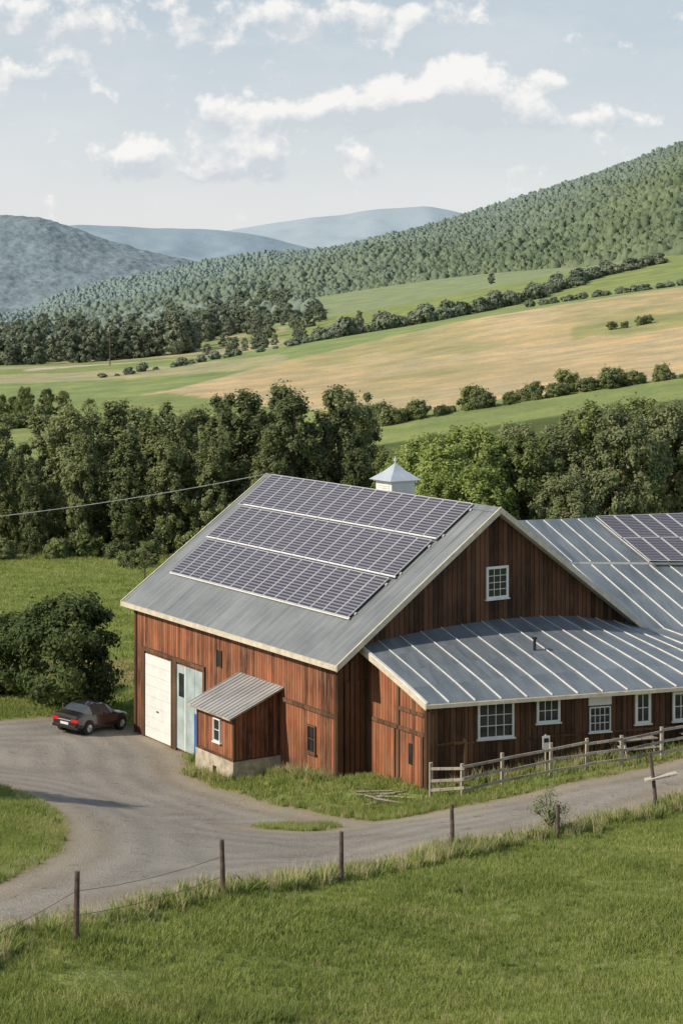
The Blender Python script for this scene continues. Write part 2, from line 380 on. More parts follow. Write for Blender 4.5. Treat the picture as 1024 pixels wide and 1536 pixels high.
for v0,v1 in ((-.08,-.003),(L1+.003,L1+.08)):
    for a,b_ in (((-.05,ZE+.03),(9.05,ZR+.07)),((18.15,ZE+.03),(9.05,ZR+.07))):
        p=[B(a[0],v0,a[1]),B(a[0],v1,a[1]),B(b_[0],v1,b_[1]),B(b_[0],v0,b_[1])]
        t.slab(p,.3,0)
t.obj('fascia_trim',[m_cream],barn)
def window(mb,F,x0,x1,z0,z1,nx=2,nz=3,fw=.09,bar=.035,mf=0,mg=1,y=0):
    mb.box(F,x0+fw,x1-fw,y+.005,y+.03,z0+fw,z1-fw,mg)
    mb.box(F,x0,x0+fw,y,y+.09,z0,z1,mf); mb.box(F,x1-fw,x1,y,y+.09,z0,z1,mf)
    mb.box(F,x0+fw,x1-fw,y,y+.088,z0,z0+fw,mf); mb.box(F,x0+fw,x1-fw,y,y+.088,z1-fw,z1,mf)
    mb.box(F,x0-.06,x1+.06,y,y+.13,z0-.06,z0-.002,mf)
    for i in range(1,nx):
        x=x0+fw+(x1-x0-2*fw)*i/nx; mb.box(F,x-bar/2,x+bar/2,y+.03,y+.05,z0+fw,z1-fw,mf)
    for i in range(1,nz):
        z=z0+fw+(z1-z0-2*fw)*i/nz; mb.box(F,x0+fw,x1-fw,y+.03,y+.054,z-bar/2,z+bar/2,mf)
q=MB(); window(q,FG,8.65,9.95,7.1,8.62,3,4,.12,.026); q.obj('gable_window',[m_white,m_glass],barn)
q=MB(); window(q,FL,2.25,2.95,.6,1.85,2,2,.07,.03,y=.05); q.obj('side_window',[m_brn2,m_glass],barn)
q=MB(); q.box(FL,11.1,11.5,0,.05,3.1,3.85,1); q.box(FL,11.05,11.1,0,.08,3.05,3.9,0); q.box(FL,11.5,11.55,0,.08,3.05,3.9,0); q.obj('loft_vent',[m_brn2,m_glass],barn)
q=MB()
for i in range(8):
    z=-1.85+i*.545; q.box(FL,16.4,19.3,.01,.06,z,z+.53,0)
q.box(FL,17.75,17.95,.06,.09,-.4,-.33,1)
q.obj('garage_door',[m_white,m_black],barn)
m_pale=M('pale_door_paint',(.36,.44,.45),.35,var=.25,scale=1.); m_blue=M('blue_paint',(.03,.12,.4),.5)
q=MB(); q.box(FL,13.85,15.72,.01,.05,-1.8,2.5,0); q.box(FL,12.98,13.8,.01,.06,-.1,2.5,0)
q.box(FL,12.98,13.8,.06,.09,-1.7,.3,1); q.box(FL,14.72,14.82,.05,.08,-1.8,2.5,2); q.box(FL,14.95,15.5,.05,.065,.9,2.1,3)
q.box(FL,12.98,13.84,.01,.04,-1.8,-.1,3)
q.obj('sliding_door',[m_pale,m_blue,m_white,m_glass],barn)
# annex shed
q=MB(); FS=frame(B(-2.1,0),D1,-D2); FSs=frame(B(0,5.5),D2,-D1)
q.box(lambda x,y,z:B(x,y,z),-2.1,.39,5.5,9.0,-.05,2.0,0)
q.quad([B(-2.1,5.5,2.0),B(.39,5.5,2.0),B(.39,5.5,2.98)],0); q.quad([B(-2.1,9,2.0),B(.39,9,2.0),B(.39,9,2.98)][::-1],0)
q.box(FSs,-2.12,-1.98,0,.04,-.05,2.0,1); q.box(FS,5.5,5.62,0,.04,-.05,1.96,1); q.box(FS,8.9,9.0,0,.04,-.05,1.96,1)
q.box(FS,5.45,9.02,.0,.045,-.1,.03,1)
q.obj('annex_walls',[m_red,m_brn2],barn)
q=MB(); q.box(lambda x,y,z:B(x,y,z),-2.16,.39,5.44,9.06,-2.5,-.1,0); q.box(FS,7.0,7.35,.06,.075,-1.0,-.6,1); q.obj('annex_foundation',[m_conc,m_glass],barn)
q=MB(); window(q,FS,6.65,7.3,.55,1.65,1,2,.07,.03); q.obj('annex_window',[m_white,m_glass],barn)
q=MB(); q.slab([B(-2.5,5.15,1.98),B(-2.5,9.35,1.98),B(.39,9.35,3.14),B(.39,5.15,3.14)],.09,0,1)
for v in np.arange(5.3,9.3,.33):
    q.slab([B(-2.5,v,2.01),B(-2.5,v+.05,2.01),B(.38,v+.05,3.17),B(.38,v,3.17)],.03,0)
q.obj('annex_roof',[m_roofold,m_grayw],barn)
# cupola
q=MB(); cu,cv=10.0,10.0
BX=lambda x,y,z:B(cu+x,cv+y,z)
q.box(BX,-.72,.72,-.72,.72,10.2,11.85,0)
for s in (-1,1):
    for k in range(5):
        z=11.2+k*.11; q.box(BX,-.5,.5,s*.725,s*.75,z,z+.05,0); q.box(BX,s*.725,s*.75,-.5,.5,z,z+.05,0)
q.box(BX,-.82,.82,-.82,.82,11.85,11.93,0)
a=.98; pts=[B(cu-a,cv-a,11.94),B(cu+a,cv-a,11.94),B(cu+a,cv+a,11.94),B(cu-a,cv+a,11.94)]
b2=.42; mid=[B(cu-b2,cv-b2,12.38),B(cu+b2,cv-b2,12.38),B(cu+b2,cv+b2,12.38),B(cu-b2,cv+b2,12.38)]; top=B(cu,cv,12.8)
for i in range(4):
    q.quad([pts[i],pts[(i+1)%4],mid[(i+1)%4],mid[i]],1); q.quad([mid[i],mid[(i+1)%4],top],1)
q.quad(pts[::-1],1)
q.tube([top-Vector((0,0,.1)),top+Vector((0,0,.2)),top+Vector((0,0,.35))],.05,.02,1); q.tube([top+Vector((0,0,.08)),top+Vector((0,0,.22))],.09,.09,1)
q.obj('cupola',[m_white,M('cupola_metal',(.5,.55,.6),.35,metal=.3,var=.1)],barn)
# ---------------- solar arrays
def panel(mb,p00,p10,p11,p01,lift=.12):
    p00,p10,p11,p01=[Vector(p) for p in (p00,p10,p11,p01)]
    n=(p10-p00).cross(p01-p00).normalized()
    if n.z<0: n=-n
    P=lambda x,y,h=0.: (p00*(1-x)*(1-y)+p10*x*(1-y)+p11*x*y+p01*(1-x)*y)+n*(lift+h)
    ex=.034/(p10-p00).length; ey=.03/(p01-p00).length
    def bx(x0,x1,y0,y1,h0,h1,m):
        mb.box(lambda x,y,z:P(x,y,z),x0,x1,y0,y1,h0,h1,m)
    bx(0,1,0,ey,0,.045,1); bx(0,1,1-ey,1,0,.045,1); bx(0,ex,ey,1-ey,0,.045,1); bx(1-ex,1,ey,1-ey,0,.045,1)
    q=[P(ex,ey,.035),P(1-ex,ey,.035),P(1-ex,1-ey,.035),P(ex,1-ey,.035)]; uv=[(0,0),(1,0),(1,1),(0,1)]
    nn=(q[1]-q[0]).cross(q[2]-q[1])
    if nn.z<0: q.reverse(); uv.reverse()
    mb.quad(q,0,uv)
    q2=[P(0,0,0),P(1,0,0),P(1,1,0),P(0,1,0)]; mb.quad(q2,1)
arr=MB(); zr=lambda u: ZE+sl*u
for (u0,u1,va,vb) in ((2.12,4.42,2.25,19.75),(4.49,6.72,2.05,20.1),(6.79,8.98,1.85,20.55)):
    npan=16; wv=(vb-va)/npan
    for i in range(npan):
        a,b_=va+i*wv+.012,va+(i+1)*wv-.012
        panel(arr,B(u0,a,zr(u0)),B(u0,b_,zr(u0)),B(u1,b_,zr(u1)),B(u1,a,zr(u1)))
    for uu in (u0+.3,u1-.3):
        a=Vector((0,0,.09)); w_=.04
        arr.slab([B(uu-w_,va-.1,zr(uu-w_))+a,B(uu+w_,va-.1,zr(uu+w_))+a,B(uu+w_,vb+.1,zr(uu+w_))+a,B(uu-w_,vb+.1,zr(uu-w_))+a],.06,1)
for uu in (4.455,6.755):
    a=Vector((0,0,.19)); w_=.028
    arr.slab([B(uu-w_,1.95,zr(uu-w_))+a,B(uu+w_,1.95,zr(uu+w_))+a,B(uu+w_,20.1,zr(uu+w_))+a,B(uu-w_,20.1,zr(uu-w_))+a],.04,2)
a=Vector((0,0,.15)); arr.slab([B(2.05,2.2,zr(2.05))+a,B(2.11,2.2,zr(2.11))+a,B(2.11,19.8,zr(2.11))+a,B(2.05,19.8,zr(2.05))+a],.06,2)
arr.obj('solar_panel_array',[m_cell,m_alu,m_white])
# ------------------------------------------------------------------ lean-to + wing building
wing=empty('metal_roof_farm_wing',P1)
def top_uv(u):
    if u<=17.9: return .6, float(np.interp(u,[1.6,3.5,6,9.1,12,14,16,17.9],[5.62,5.85,6.02,6.12,6.03,5.85,5.5,5.08]))
    return -.6*(u-18.1)+.0, 5.0-.08*(u-18.1)
def bot_v(u): return -(3.96+.258*u)/.966
def ridge_v(u): return (17.5-3.96-.258*u)/.966
us=list(np.arange(1.6,17.9,.65))+[17.9]+list(np.arange(18.3,31.5,.8))
lr=MB()
def lp(u,f):
    v,z=top_uv(u); vb=bot_v(u); zb=3.93
    return B(u,vb+(v-vb)*f,zb+(z-zb)*(f**.92))
for i in range(len(us)-1):
    for k in range(4):
        f0,f1=k/4,(k+1)/4
        lr.slab([lp(us[i],f0),lp(us[i+1],f0),lp(us[i+1],f1),lp(us[i],f1)],.1,0,1)
lr.obj('lean_to_roof',[m_roof2,m_cream],wing)
se=MB()
def rib(mb,a,b_,dirv,w_=.035,h=.05,m=0):
    up=Vector((0,0,h)); mb.slab([a-dirv*w_+up,a+dirv*w_+up,b_+dirv*w_+up,b_-dirv*w_+up],h+.01,m)
for u in np.arange(2.6,31,1.16):
    for k in range(4): rib(se,lp(u,k/4+ .003),lp(u,(k+1)/4),D2,.025-.0065*k,.05)
for k in range(4): rib(se,lp(1.63,k/4),lp(1.63,(k+1)/4),D2,.06,.07)
se.obj('lean_to_seams',[m_seam],wing)
tt=MB(); tt.box(lambda x,y,z:E(x,y,z),-.05,22,-.07,-.003,3.74,3.9,0)
for k in range(4):
    a,b_=lp(1.6,k/4),lp(1.6,(k+1)/4); tt.slab([a-D2*.06,a,b_,b_-D2*.06],.26,0)
tt.obj('lean_to_fascia',[m_cream],wing)
def wp(u,f,off=0.):
    v,z=top_uv(u); 
    if u<18.1: v,z=0.,5.0
    vr=ridge_v(u); return B(u,v+(vr-v)*f,z+(9.3-z)*f+off)
wu=list(np.arange(17.3,33,1.0)); wr_=MB(); ws=MB()
def bk(u): 
    p=wp(u,1,.13); return p+NN*10+Vector((0,0,-4.8))
for i in range(len(wu)-1):
    a,b_=wu[i],wu[i+1]
    wr_.slab([wp(a,0),wp(b_,0),wp(b_,.6),wp(a,.6)],.1,0,0)
    wr_.slab([wp(a,.58,.13),wp(b_,.58,.13),wp(b_,1,.13),wp(a,1,.13)],.12,0,1)
    wr_.slab([wp(a,1,.13),wp(b_,1,.13),bk(b_),bk(a)],.1,0,0)
wr_.obj('wing_roof',[m_roof2,m_seam],wing)
for u in np.arange(17.9,32,.98):
    rib(ws,wp(u,.0,.0),wp(u,.575,0),D2,.020,.05); rib(ws,wp(u,.58,.13),wp(u,.99,.13),D2,.015,.04)
ws.obj('wing_seams',[m_seam],wing)
ww=MB()
FLS=frame(B(2.0,0),D1,-D2); FLF=frame(E(0,.5),EE,-NN)
ww.quad([B(2,-4.05,-2),B(2,.6,-2),B(2,.6,5.5),B(2,-4.05,3.93)][::-1],1)
ww.quad([B(2.02,-4.05,-2),B(2.02,.6,-2),B(2.02,.6,5.5),B(2.02,-4.05,3.93)],1)
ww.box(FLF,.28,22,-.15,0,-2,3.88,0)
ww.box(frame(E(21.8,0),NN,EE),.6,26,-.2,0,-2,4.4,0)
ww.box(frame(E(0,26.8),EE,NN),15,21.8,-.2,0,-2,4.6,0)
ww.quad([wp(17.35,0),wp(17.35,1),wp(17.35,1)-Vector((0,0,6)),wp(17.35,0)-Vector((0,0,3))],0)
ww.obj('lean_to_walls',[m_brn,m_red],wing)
q=MB()
q.box(FLS,-4.08,-3.9,0,.07,-2,3.95,0); q.box(FLS,-4.0,.55,0,.06,2.35,2.52,0); q.box(FLS,-1.95,-1.8,0,.06,-2,4.6,0); q.box(FLS,.35,.55,0,.07,-2,5.4,0); q.box(FLS,-4.0,-1.9,0,.06,3.2,3.36,0)
q.box(FLF,.26,.5,0,.06,-2,3.88,0)
for s in (1.9,4.75,7.1,9.4,13.6): q.box(FLF,s,s+.14,0,.05,-2,3.86,0)
q.box(FLF,.5,22,0,.04,2.0,2.1,0)
q.obj('lean_to_posts',[m_brn2],wing)
q=MB(); q.box(FLS,-3.7,-2.2,0,.04,-1,2.3,0); q.box(FLS,-3.0,-2.7,.04,.07,1.0,1.9,1); q.box(FLS,-1.6,.2,0,.04,-1,2.3,0)
q.box(FLS,-1.65,-1.58,.0,.07,-1,2.35,2); q.box(FLS,-3.75,-3.68,0,.07,-1,2.35,2); q.obj('side_doors',[m_red,m_glass,m_brn2],wing)
q=MB()
window(q,FLF,2.51,4.19,2.16,3.72,4,3,.09,.03); window(q,FLF,5.26,6.37,2.66,3.72,3,2,.1,.03)
window(q,FLF,7.78,8.8,2.1,3.2,4,3,.05,.028); q.box(FLF,7.75,8.85,0,.05,3.26,3.72,0)
window(q,FLF,10.0,10.77,2.3,3.72,2,2,.12,.035); window(q,FLF,11.85,13.0,2.3,3.6,3,2,.11,.035); window(q,FLF,15,16.6,2.3,3.6,3,2,.11,.04)
q.obj('lean_to_windows',[m_white,m_glass],wing)
q=MB(); p=lp(9.0,.55); q.tube([p-Vector((0,0,.1)),p+Vector((0,0,.55))],.07,.07,0); q.tube([p+Vector((0,0,.5)),p+Vector((0,0,.58))],.12,.12,0); q.obj('vent_pipe',[m_black],wing)
q=MB()
for row in range(2):
    for i in range(9):
        a=21.7+i*1.02; f0=(.56,.77)[row]; o_=.24
        panel(q,wp(a,f0,o_),wp(a+.98,f0,o_),wp(a+.98,f0+.2,o_+.04),wp(a,f0+.2,o_+.04),.08)
q.obj('solar_panel_array',[m_cell,m_alu])
# ------------------------------------------------------------------ rail fence
def rail_fence():
    q=MB(); base=[(646,76.3),(693,75.5),(753,76.2),(826,76.9),(880,77.4),(932,77.8),(992,78.6),(1060,79.6),(1130,80.6)]
    P=[Vector((T(a)*y,y,h1(T(a)*y,y))) for a,y in base]
    for i,p in enumerate(P):
        F=frame(p+Vector((0,0,0)),(EE+Vector((0,0,rng.uniform(-.05,.05)))).normalized(),-NN); q.box(F,-.06,.06,-.06,.06,-.3,1.42+rng.uniform(-.08,.1),0)
    for a,b_ in zip(P[:-1],P[1:]):
        d=(b_-a); 
        for h in (.35,.78,1.25):
            j=rng.uniform(-.05,.05); j2=rng.uniform(-.05,.05)
            o=-NN*.075+Vector((0,0,h+j)); d_=d+Vector((0,0,j2-j))
            F=lambda x,y,z,a=a,d_=d_,o=o: a+o+d_*x-NN*y+Vector((0,0,z))
            q.box(F,-.02,1.02,0,.04,-.055,.055,0)
    q.obj('wooden_rail_fence',[m_grayw])
rail_fence()
m_post=M('dark_fence_post',(.10,.07,.06),.9,var=.5,scale=6,bmp=.4,bscale=30); m_wire=M('fence_wire',(.12,.11,.1),.5,metal=.6)
def wire_fence():
    q=MB(); base=[(-330,33,1.7),(-110,39,1.7),(113,45,1.78),(334,51,1.68),(511,56,1.58),(678,61,1.6),(835,64.4,1.25),(985,70,1.5),(1150,75,1.5)]
    P=[]
    for px,y,hh in base:
        x=T(px)*y; p=Vector((x,y,h1(x,y))); P.append((p,hh)); lean=Vector((rng.uniform(-.05,.05),0,0))
        if px==985: lean=Vector((-.28,0,0)); hh=2.2
        q.tube([p-Vector((0,0,.3)),p+lean*.5+Vector((.01,0,hh*.5)),p+lean+Vector((0,0,hh))],.08,.065,0,10)
        if px==985: q.box(frame(p+lean+Vector((.3,0,hh*.55)),Vector((.97,0,.22)),Vector((0,1,0))),-.5,.75,-.2,.2,0,.07,2)
    for (a,ha),(b_,hb) in zip(P[:-1],P[1:]):
        for fr in ((.38,.72) if a.y<50 else ()):
            s=a+Vector((0,0,ha*fr)); e=b_+Vector((0,0,hb*fr)); md=(s+e)/2-Vector((0,0,.12))
            q.tube([s,(s+md)/2-Vector((0,0,.03)),md,(md+e)/2-Vector((0,0,.03)),e],.007,.007,1,4)
    q.obj('wire_fence',[m_post,m_wire,m_grayw])
wire_fence()
q=MB(); a=B(9.05,21.3,11.45); b_=Vector((-31,101,8.3)); pts=[]
for i in range(21):
    f=i/20; p=a.lerp(b_,f); p.z-=1.1*4*f*(1-f)*.5; pts.append(p)
q.tube(pts,.02,.02,0,5); q.obj('power_line',[M('cable_sheath',(.35,.35,.36),.5)])
def pole(x,y,h,name='utility_pole',r=.14):
    q=MB(); z=h1(x,y); q.tube([(x,y,z-.5),(x,y,z+h)],r,r*.7,0,10); q.box(lambda a,b,c:Vector((x+a,y+b,z+c)),-1.1,1.1,-.05,.05,h-.7,h-.55,0)
    for k in (-1,-.4,.4,1): q.tube([(x+k,y,z+h-.56),(x+k,y,z+h-.35)],.05,.04,1,6)
    q.obj(name,[m_post,m_white])
pole(-31,101,10.4-0,); pole(T(165)*600,600,12,r=.2); pole(T(232)*760,760,12,r=.2)
def picnic(x,y,ang):
    z=h1(x,y); d=Vector((math.cos(ang),math.sin(ang),0)); o=Vector((-d.y,d.x,0)); F=frame(Vector((x,y,z)),d,o); q=MB()
    for k in range(5): q.box(F,-.95,.95,-.38+k*.155,-.24+k*.155,.72,.76,0)
    for s in (-1,1):
        for k in (0,1): q.box(F,-.95,.95,s*.68-.14+k*.15,s*.68-.01+k*.15,.43,.47,0)
    for s in (-.7,.7):
        q.box(F,s-.04,s+.04,-.8,.8,.36,.43,0)
        for k in (-1,1):
            q.box(lambda a,b,c,s=s,k=k:F(s+a,b+k*(.62-.35*(c/.72)),c),-.04,.04,-.045,.045,-.05,.72,0)
    q.obj('picnic_table',[m_grayw])
picnic(12.9,80.0,.35); picnic(16.2,80.6,.3)
q=MB(); x,y=T(818)*77.6,77.6; z=h1(x,y); Fq=frame(Vector((x,y,z)),EE,-NN); q.tube([(x,y,z-.2),(x,y,z+1.75)],.045,.045,0); q.box(Fq,-.17,.17,.05,.075,1.15,1.7,1); q.box(Fq,-.11,.11,.076,.08,1.42,1.6,2); q.obj('notice_sign',[m_grayw,m_white,m_black])
q=MB()
for i in range(7):
    x=T(575+rng.uniform(-18,22))*76.8; y=76.8+rng.uniform(-.8,.8); an=rng.uniform(-.9,.6); z=h1(x,y)+.05+.02*i; dd=Vector((math.cos(an),math.sin(an),rng.uniform(-.08,.12)))
    q.tube([Vector((x,y,z))-dd*.8,Vector((x,y,z))+dd*.8],.05,.035,0,7)
q.obj('timber_pile',[m_grayw])
# ------------------------------------------------------------------ car
def car(x,y,head):
    e=empty('parked_car',(x,y,h1(x,y)+.03))
    paint_=M('dark_car_paint',(.022,.016,.017),.2,var=.1,coat=.7); gl=M('car_glass',(.05,.06,.07),.05,var=.1,spec=1.)
    red=M('tail_light',(.6,.015,.012),.2,var=.1); sil=M('silver_trim',(.6,.6,.6),.25,metal=.6); 
    st=[(-2.3,.74,.42,.82,.88,.66),(-2.2,.84,.28,.92,1.0,.74),(-1.9,.89,.24,.96,1.06,.74),(-1.6,.9,.22,.98,1.12,.7),(-1.05,.91,.22,.98,1.42,.62),(-.35,.91,.22,.97,1.5,.61),(.25,.91,.22,.96,1.47,.61),(.55,.91,.22,.95,1.34,.62),(1.05,.9,.22,.93,1.0,.72),(1.6,.88,.23,.86,.94,.74),(2.05,.83,.26,.74,.84,.68),(2.28,.72,.35,.6,.70,.58)]
    secs=[]
    for (sx,w_,zb,bz,tz,rw) in st:
        half=[(0,zb),(w_*.86,zb),(w_*.98,zb+.13),(w_,zb+.3 if bz>zb+.35 else (zb+bz)/2),(w_*.97,bz),(rw,tz-.03),(rw*.75,tz),(0,tz+.012)]
        secs.append([Vector((sx,-a,b)) for a,b in half]+[Vector((sx,a,b)) for a,b in half[-2:0:-1]])
    ca_,sa_=math.cos(head),math.sin(head)
    hx=(h1(x+ca_*1.3,y+sa_*1.3)-h1(x-ca_*1.3,y-sa_*1.3))/2.6; hy=(h1(x-sa_*.8,y+ca_*.8)-h1(x+sa_*.8,y-ca_*.8))/1.6
    W=lambda p:Vector((x+ca_*p[0]-sa_*p[1],y+sa_*p[0]+ca_*p[1],e.location.z+p[2]+hx*p[0]+hy*p[1]))
    b=MB(); k=len(secs[0])
    for i in range(len(secs)-1):
        for j in range(k):
            j2=(j+1)%k; m=0
            if 3<=i<=7 and j in (4,9): m=1
            if i in (3,7) and j in (5,6,7,8): m=1
            b.quad([W(secs[i][j]),W(secs[i+1][j]),W(secs[i+1][j2]),W(secs[i][j2])][::-1],m)
    b.quad([W(p) for p in secs[0]],0); b.quad([W(p) for p in secs[-1]][::-1],0)
    b.obj('body',[paint_,gl],e)
    FW=lambda a,bb,c:W((a,bb,c))
    q=MB()
    for s in (-1,1): q.box(FW,-2.31,-2.12,s*.62-.2,s*.62+.2,.66,.82,0)
    q.obj('tail_lights',[red],e)
    q=MB(); q.box(FW,-2.335,-2.3,-.26,.26,.5,.62,1); q.box(FW,-2.34,-2.2,-.78,.78,.3,.44,2); q.box(FW,-2.325,-2.29,-.4,.4,.70,.74,0)
    for s in (-1,1):
        q.box(FW,.55,.75,s*.93,s*1.08,.93,1.05,2); q.box(FW,2.12,2.27,s*.55-.15,s*.55+.15,.56,.66,1)
        for xx in (-1.0,-.1): q.box(FW,xx-.03,xx+.03,s*.76-.165,s*.76+.165,.97,1.05,2)
    q.obj('bumper_and_plate',[sil,m_white,paint_],e)
    q=MB()
    for sx in (-1.4,1.42):
        for s in (-1,1):
            q.tube([W((sx,s*.68,.33)),W((sx,s*.93,.33))],.34,.34,0,22)
            q.tube([W((sx,s*.70,.33)),W((sx,s*.945,.33))],.22,.2,1,14); q.tube([W((sx,s*.9,.33)),W((sx,s*.955,.33))],.07,.06,0,8)
            for a in range(5):
                an=a*2*math.pi/5; q.tube([W((sx,s*.95,.33)),W((sx+.2*math.cos(an),s*.95,.33+.2*math.sin(an)))],.025,.02,1,4)
            q.tube([W((sx,s*.66,.36)),W((sx,s*.908,.36))],.41,.41,0,22)
    q.obj('wheels',[m_black,sil],e)
car(T(138)*96.5,96.5,math.radians(60))
# ------------------------------------------------------------------ vegetation generators
m_bark=M('bark',(.12,.095,.07),.95,var=.4,scale=5,bmp=.5,bscale=20)
def leaves(cen,nrm,size,r):
    n=len(cen); rv=r.normal(size=(n,3)); nrm=nrm/np.linalg.norm(nrm,axis=1,keepdims=True)
    t=np.cross(nrm,rv); t/=np.linalg.norm(t,axis=1,keepdims=True)+1e-9; b_=np.cross(nrm,t)
    s=(size*r.uniform(.6,1.35,n))[:,None]; a=t*s; c=b_*s*.62
    V=np.stack([cen-a,cen-c,cen+a,cen+c],1).reshape(-1,3); F=np.arange(n*4).reshape(n,4)
    return V,F
def tree_mesh(name,H,R,c0,ncl,nlf,lsize,mat,seed,shape='oval',clr=(.22,.38),lean=0.,zel=.8,fluff=.33):
    r=np.random.default_rng(seed); vs=[];fs=[];mi=[];off=0
    hh=r.random(ncl); 
    if shape=='oval': env=lambda h:np.sqrt(np.clip(1-((h-.42)/.62)**2,0.04,1))
    elif shape=='round': env=lambda h:np.sqrt(np.clip(1-((h-.5)/.56)**2,.04,1))
    else: env=lambda h:np.sqrt(np.clip(1-((h-.42)/.66)**2,.04,1))*(.82+.18*np.sin(h*9+seed))
    ang=r.random(ncl)*2*np.pi; rad=R*env(hh)*np.sqrt(r.uniform(.05,1,ncl))*.9
    C=np.stack([np.cos(ang)*rad,np.sin(ang)*rad,c0*H+hh*(H*(1-c0)-.2*R)],1)
    C[:,0]+=lean*hh
    cr=R*r.uniform(clr[0],clr[1],ncl)
    cn=np.repeat(np.arange(ncl),nlf); n=len(cn); d=r.normal(size=(n,3)); d/=np.linalg.norm(d,axis=1,keepdims=True)
    rr=r.random(n)**fluff*(1+.45*np.abs(r.normal(size=n))*(r.random(n)<.3)); sq=np.array([1,1,zel])
    P=C[cn]+d*(rr*cr[cn])[:,None]*sq; P[:,2]=np.maximum(P[:,2],.05*H*r.random(n)+.02)
    out=P-np.array([0,0,H*.4]); out/=np.linalg.norm(out,axis=1,keepdims=True)+1e-9
    nr=d*.6+out*.7+r.normal(size=(n,3))*.45+np.array([0,0,.3])
    V,F=leaves(P,nr,lsize,r); vs.append(V);fs.append(F);mi.append(np.zeros(len(F),int)); off=len(V)
    tr_=[Vector((0,0,-.4))]; k=5
    for i in range(1,k+1): tr_.append(Vector((r.normal()*.03*H*i/k*.5+lean*i/k*.6,r.normal()*.03*H*i/k*.5,H*.85*i/k)))
    def tb(pts,r0,r1,kk=7):
        nonlocal off
        a=[Vector(p) for p in pts]; rings=[]
        for i,p in enumerate(a):
            dd=(a[min(i+1,len(a)-1)]-a[max(i-1,0)]).normalized(); x=dd.cross(Vector((.3,1,.1))).normalized(); y=dd.cross(x); rad_=r0+(r1-r0)*i/(len(a)-1)
            rings+= [tuple(p+(x*math.cos(2*math.pi*j/kk)+y*math.sin(2*math.pi*j/kk))*rad_) for j in range(kk)]
        ff=[]
        for i in range(len(a)-1):
            for j in range(kk): ff.append((off+i*kk+j,off+(i+1)*kk+j,off+(i+1)*kk+(j+1)%kk,off+i*kk+(j+1)%kk))
        vs.append(np.array(rings)); fs.append(np.array(ff)); mi.append(np.ones(len(ff),int)); off+=len(rings)
    tb(tr_,H*.016+.04,H*.004)
    for i in r.choice(ncl,min(ncl,16),replace=False):
        c=Vector(C[i]); zz=max(c0*H*.6,c.z*.55); fidx=zz/(H*.85)*k; j=min(int(fidx),k-1); s=tr_[j].lerp(tr_[j+1],fidx-j); mdl=s.lerp(c,.5)+Vector((0,0,-.05*R))
        tb([s,mdl,c],H*.008+.01,.02,5)
    return mesh_np(name,np.concatenate(vs),np.concatenate(fs),[mat,m_bark],np.concatenate(mi))
L_dark=leafmat('foliage_dark',(.085,.115,.05),(.29,.325,.15),.35,rnd=.65)
L_yard=leafmat('foliage_yard',(.05,.08,.028),(.14,.185,.06),.3)
L_mid=leafmat('foliage_mid',(.12,.16,.055),(.29,.33,.13),.35)
L_lite=leafmat('foliage_light',(.18,.25,.065),(.39,.46,.16),.38)
L_sage=leafmat('foliage_sage',(.16,.19,.09),(.32,.35,.18),.35)
L_far=leafmat('foliage_far_hazed',(.125,.165,.115),(.25,.285,.195),.15,.1)  # paler, greyer leaves: distance haze is mixed into the colour
TALL=[tree_mesh('tall_%d'%i,17,4.1,.04,150,135,.19,L_dark,20+i,'tall',(.08,.22),lean=rng.uniform(-1.,1.),zel=1.15,fluff=.55) for i in range(5)]
RND=[tree_mesh('round_%d'%i,14,4.6,.2,140,140,.18,[L_mid,L_lite,L_sage][i],40+i,'oval',(.08,.2),zel=1.15,fluff=.55) for i in range(3)]
LOW=tree_mesh('yard',6.6,3.5,.06,110,180,.12,L_yard,61,'round',(.1,.26),zel=.8,fluff=.45)
SAP=tree_mesh('sapling_m',3.8,.9,.3,22,60,.08,L_mid,62,'oval',(.2,.45))
SHR=tree_mesh('shrub_m',1.7,.75,.3,26,50,.035,L_sage,63,'round',(.2,.4))
def put(me_,name,px,Y,sc=1.,sz=None,z=None,rot=None):
    x=T(px)*Y; o=bpy.data.objects.new(name,me_); o.location=(x,Y,(h1(x,Y) if z is None else z)-.05)
    o.scale=(sc,sc,sz if sz else sc); o.rotation_euler=(0,0,rng.uniform(0,6.28) if rot is None else rot); S.collection.objects.link(o); return o
tl=[(-70,610,190),(-30,640,186),(5,628,196),(35,656,190),(75,592,198),(105,598,190),(140,606,200),(168,590,192),(205,600,198),(240,588,190),(272,612,186),(300,600,200),(335,582,194),(362,574,188),(395,590,200),(425,566,192),(445,580,184),(490,606,192),(510,568,186),(535,574,192),(550,614,198),(120,640,184),(190,640,183),(250,650,183),(320,640,183),(50,680,184),(400,640,182),(470,660,184),(535,665,182)]
for i,(p,ty,Y) in enumerate(tl):
    z0=h1(T(p)*Y,Y); H=HC-(ty+3-HY)*Y/FOC-z0; s=H/17.2
    put(TALL[i%5],'deciduous_tree',p,Y,s*rng.uniform(.82,1.08),s)
tr_l=[(612,668,160,1),(640,640,150,1),(668,655,146,1),(700,628,150,1),(735,640,156,1),(770,625,162,2),(800,640,150,0),(835,628,158,2),(870,600,165,2),(905,590,160,0),(935,600,150,2),(965,585,160,0),(1000,590,156,2),(1035,600,160,0),(1080,600,155,2),(655,700,140,1),(720,690,140,1),(850,700,142,2),(590,690,172,0),(585,665,185,0)]
for p,ty,Y,k in tr_l:
    z0=h1(T(p)*Y,Y); H=HC-(ty-HY)*Y/FOC-z0; s=H/14.2
    put(RND[k],'broadleaf_tree',p,Y,s*rng.uniform(.85,1.),s)
put(LOW,'yard_tree',97,101,1.0,1.05); put(LOW,'yard_tree',10,106,.8,.75); put(LOW,'yard_tree',-290,70,1.05,1.1)
put(SAP,'sapling_tree',217,160,1,1); put(SHR,'sapling_tree',824,65.5,1,1.05)
put(SAP,'sapling_tree',133,330,1.6,1.5)
